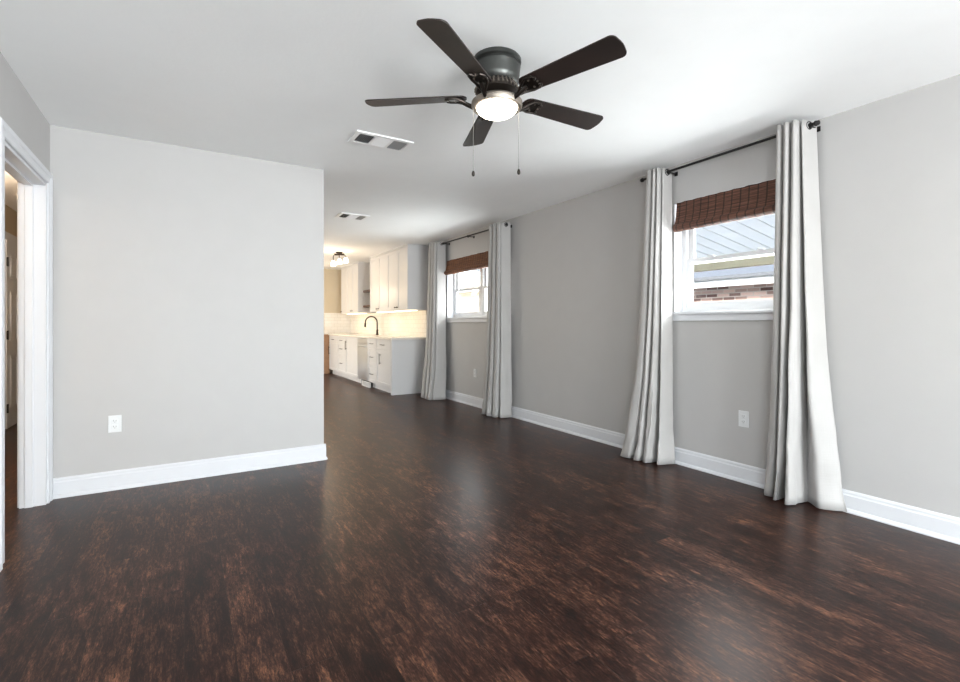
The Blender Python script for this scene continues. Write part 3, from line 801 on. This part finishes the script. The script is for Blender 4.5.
# wall cabinets
def wall_unit(y0, y1, label, ndoors, z0=1.372):
    X = 3.10; r = thing('wall_cabinet', label, 'cabinet', (X+.17, (y0+y1)/2, z0), 'white wall cabinets')
    obj('carcass', bx(nb(), X, XR-.002, y0, y1, z0, H-.03), 'cab', r)
    b = nb(); bx(b, X-.025, XR-.002, y0-.004, y1+.004, H-.03, H-.001, .003); obj('crown_trim', b, 'cab', r)
    w = (y1-y0)/ndoors
    for i in range(ndoors):
        a = y0+w*i; d = shaker('door', r, X, a, a+w, z0, H-.035)
        yy = a+w-.05 if i % 2 == 0 else a+.05
        b = nb(); lathe(b, [(0, 0), (.006, 0), (.006, .012), (.013, .018), (.013, .026), (0, .03)], 0, 0, 14)
        bmesh.ops.rotate(b, verts=b.verts, cent=(0,0,0), matrix=Matrix.Rotation(-PI/2, 3, 'Y')); bmesh.ops.translate(b, verts=b.verts, vec=(X-.021, yy, z0+.05))
        obj('knob', b, 'bronze', d, True)
    # under cabinet light
    u = obj('under_cabinet_light', bx(nb(), X+.08, X+.20, y0+.1, y1-.1, z0-.014, z0-.001, .002), 'strip', r, label='lit strip under the cabinet')
wall_unit(7.27, 8.20, 'white wall cabinet nearest the window curtain', 2)
wall_unit(8.20, 9.13, 'white wall cabinet between the nearest one and the dark shelves', 2)
wall_unit(9.89, 11.15, 'farthest white wall cabinet, beyond the dark shelves', 3)
for z, lab in ((1.82, 'upper dark wood shelf between the wall cabinets'), (1.51, 'lower dark wood shelf between the wall cabinets')):
    b = nb(); bx(b, 3.19, XR-.002, 9.135, 9.885, z-.02, z+.02, .003)
    tag(obj('floating_shelf', b, 'wood_shelf', origin=(3.3, 9.5, z)), lab, 'shelf', 'floating kitchen shelves')
tag(obj('wood_panel', bx(nb(), 2.66, 2.83, 11.22, YE-.03, 0, .90, .004), 'panel_wood', origin=(2.75, 11.4, 0)), 'tan wood panel standing at the far end of the base cabinets', 'panel')
# kitchen ceiling light
KX, KY = 2.38, 8.75
kl = thing('ceiling_light', 'dark ceiling light with three lit glass shades in the kitchen', 'ceiling light', (KX, KY, H))
b = nb(); lathe(b, [(0, H), (.06, H), (.062, H-.012), (.05, H-.025), (0, H-.025)], KX, KY, 24); obj('canopy', b, 'bronze', kl, True)
dx, dy = .8526, -.5225
b = nb(); tube(b, [(KX-dx*.09, KY-dy*.09, H-.045), (KX+dx*.09, KY+dy*.09, H-.045)], .018, 10); tube(b, [(KX, KY, H-.02), (KX, KY, H-.06)], .009, 10)
obj('crossbar', b, 'bronze', kl, True)
for t, fz, fy in ((-.10, -.10, -.04), (0, -.04, .0), (.10, .0, .05)):
    x, y = KX+dx*t, KY+dy*t
    a = obj('arm', tube(nb(), [(x, y, H-.06), (x+fy*.3, y-.02, H-.085+fz*.2), (x+fy*.3, y-.02, H-.10+fz*.6)], .008, 8), 'bronze', kl, True)
    z = H-.10+fz*.6; b = nb(); lathe(b, [(0, z), (.02, z-.002), (.035, z-.03), (.045, z-.07), (.043, z-.095), (0, z-.10)], x+fy*.3, y-.02, 20)
    obj('glass_shade', b, 'bulb', kl, True, label='lit glass shade')
lamp('kitchen_lamp', 'POINT', (KX-.3, KY-.2, H-.6), (0,0,0), 8, (1,.80,.58), shadow_soft_size=.12)
lamp('kitchen_point_far', 'POINT', (2.1, 10.6, H-.6), (0,0,0), 7, (1,.80,.58), shadow_soft_size=.12)  # bare point light at the far end, no fixture modelled
# hall ceiling light, out of the camera's sight
hl = thing('hall_light', 'small flush light on the hallway ceiling', 'ceiling light', (-1.16, 2.9, H))
b = nb(); lathe(b, [(0, H), (.13, H), (.13, H-.03), (.12, H-.04), (.09, H-.07), (0, H-.085)], -1.16, 2.9, 28); obj('glass_dome', b, 'bulb', hl, True)
lamp('hall_lamp', 'POINT', (-1.16, 2.9, 2.03), (0,0,0), 3.2, (1,.98,.96), shadow_soft_size=.04)
lamp('hall_fill_far', 'POINT', (-1.02, 5.1, 2.2), (0,0,0), 26, (1,.84,.68), shadow_soft_size=.08)  # hidden warm fill added for the hallway door, no fixture
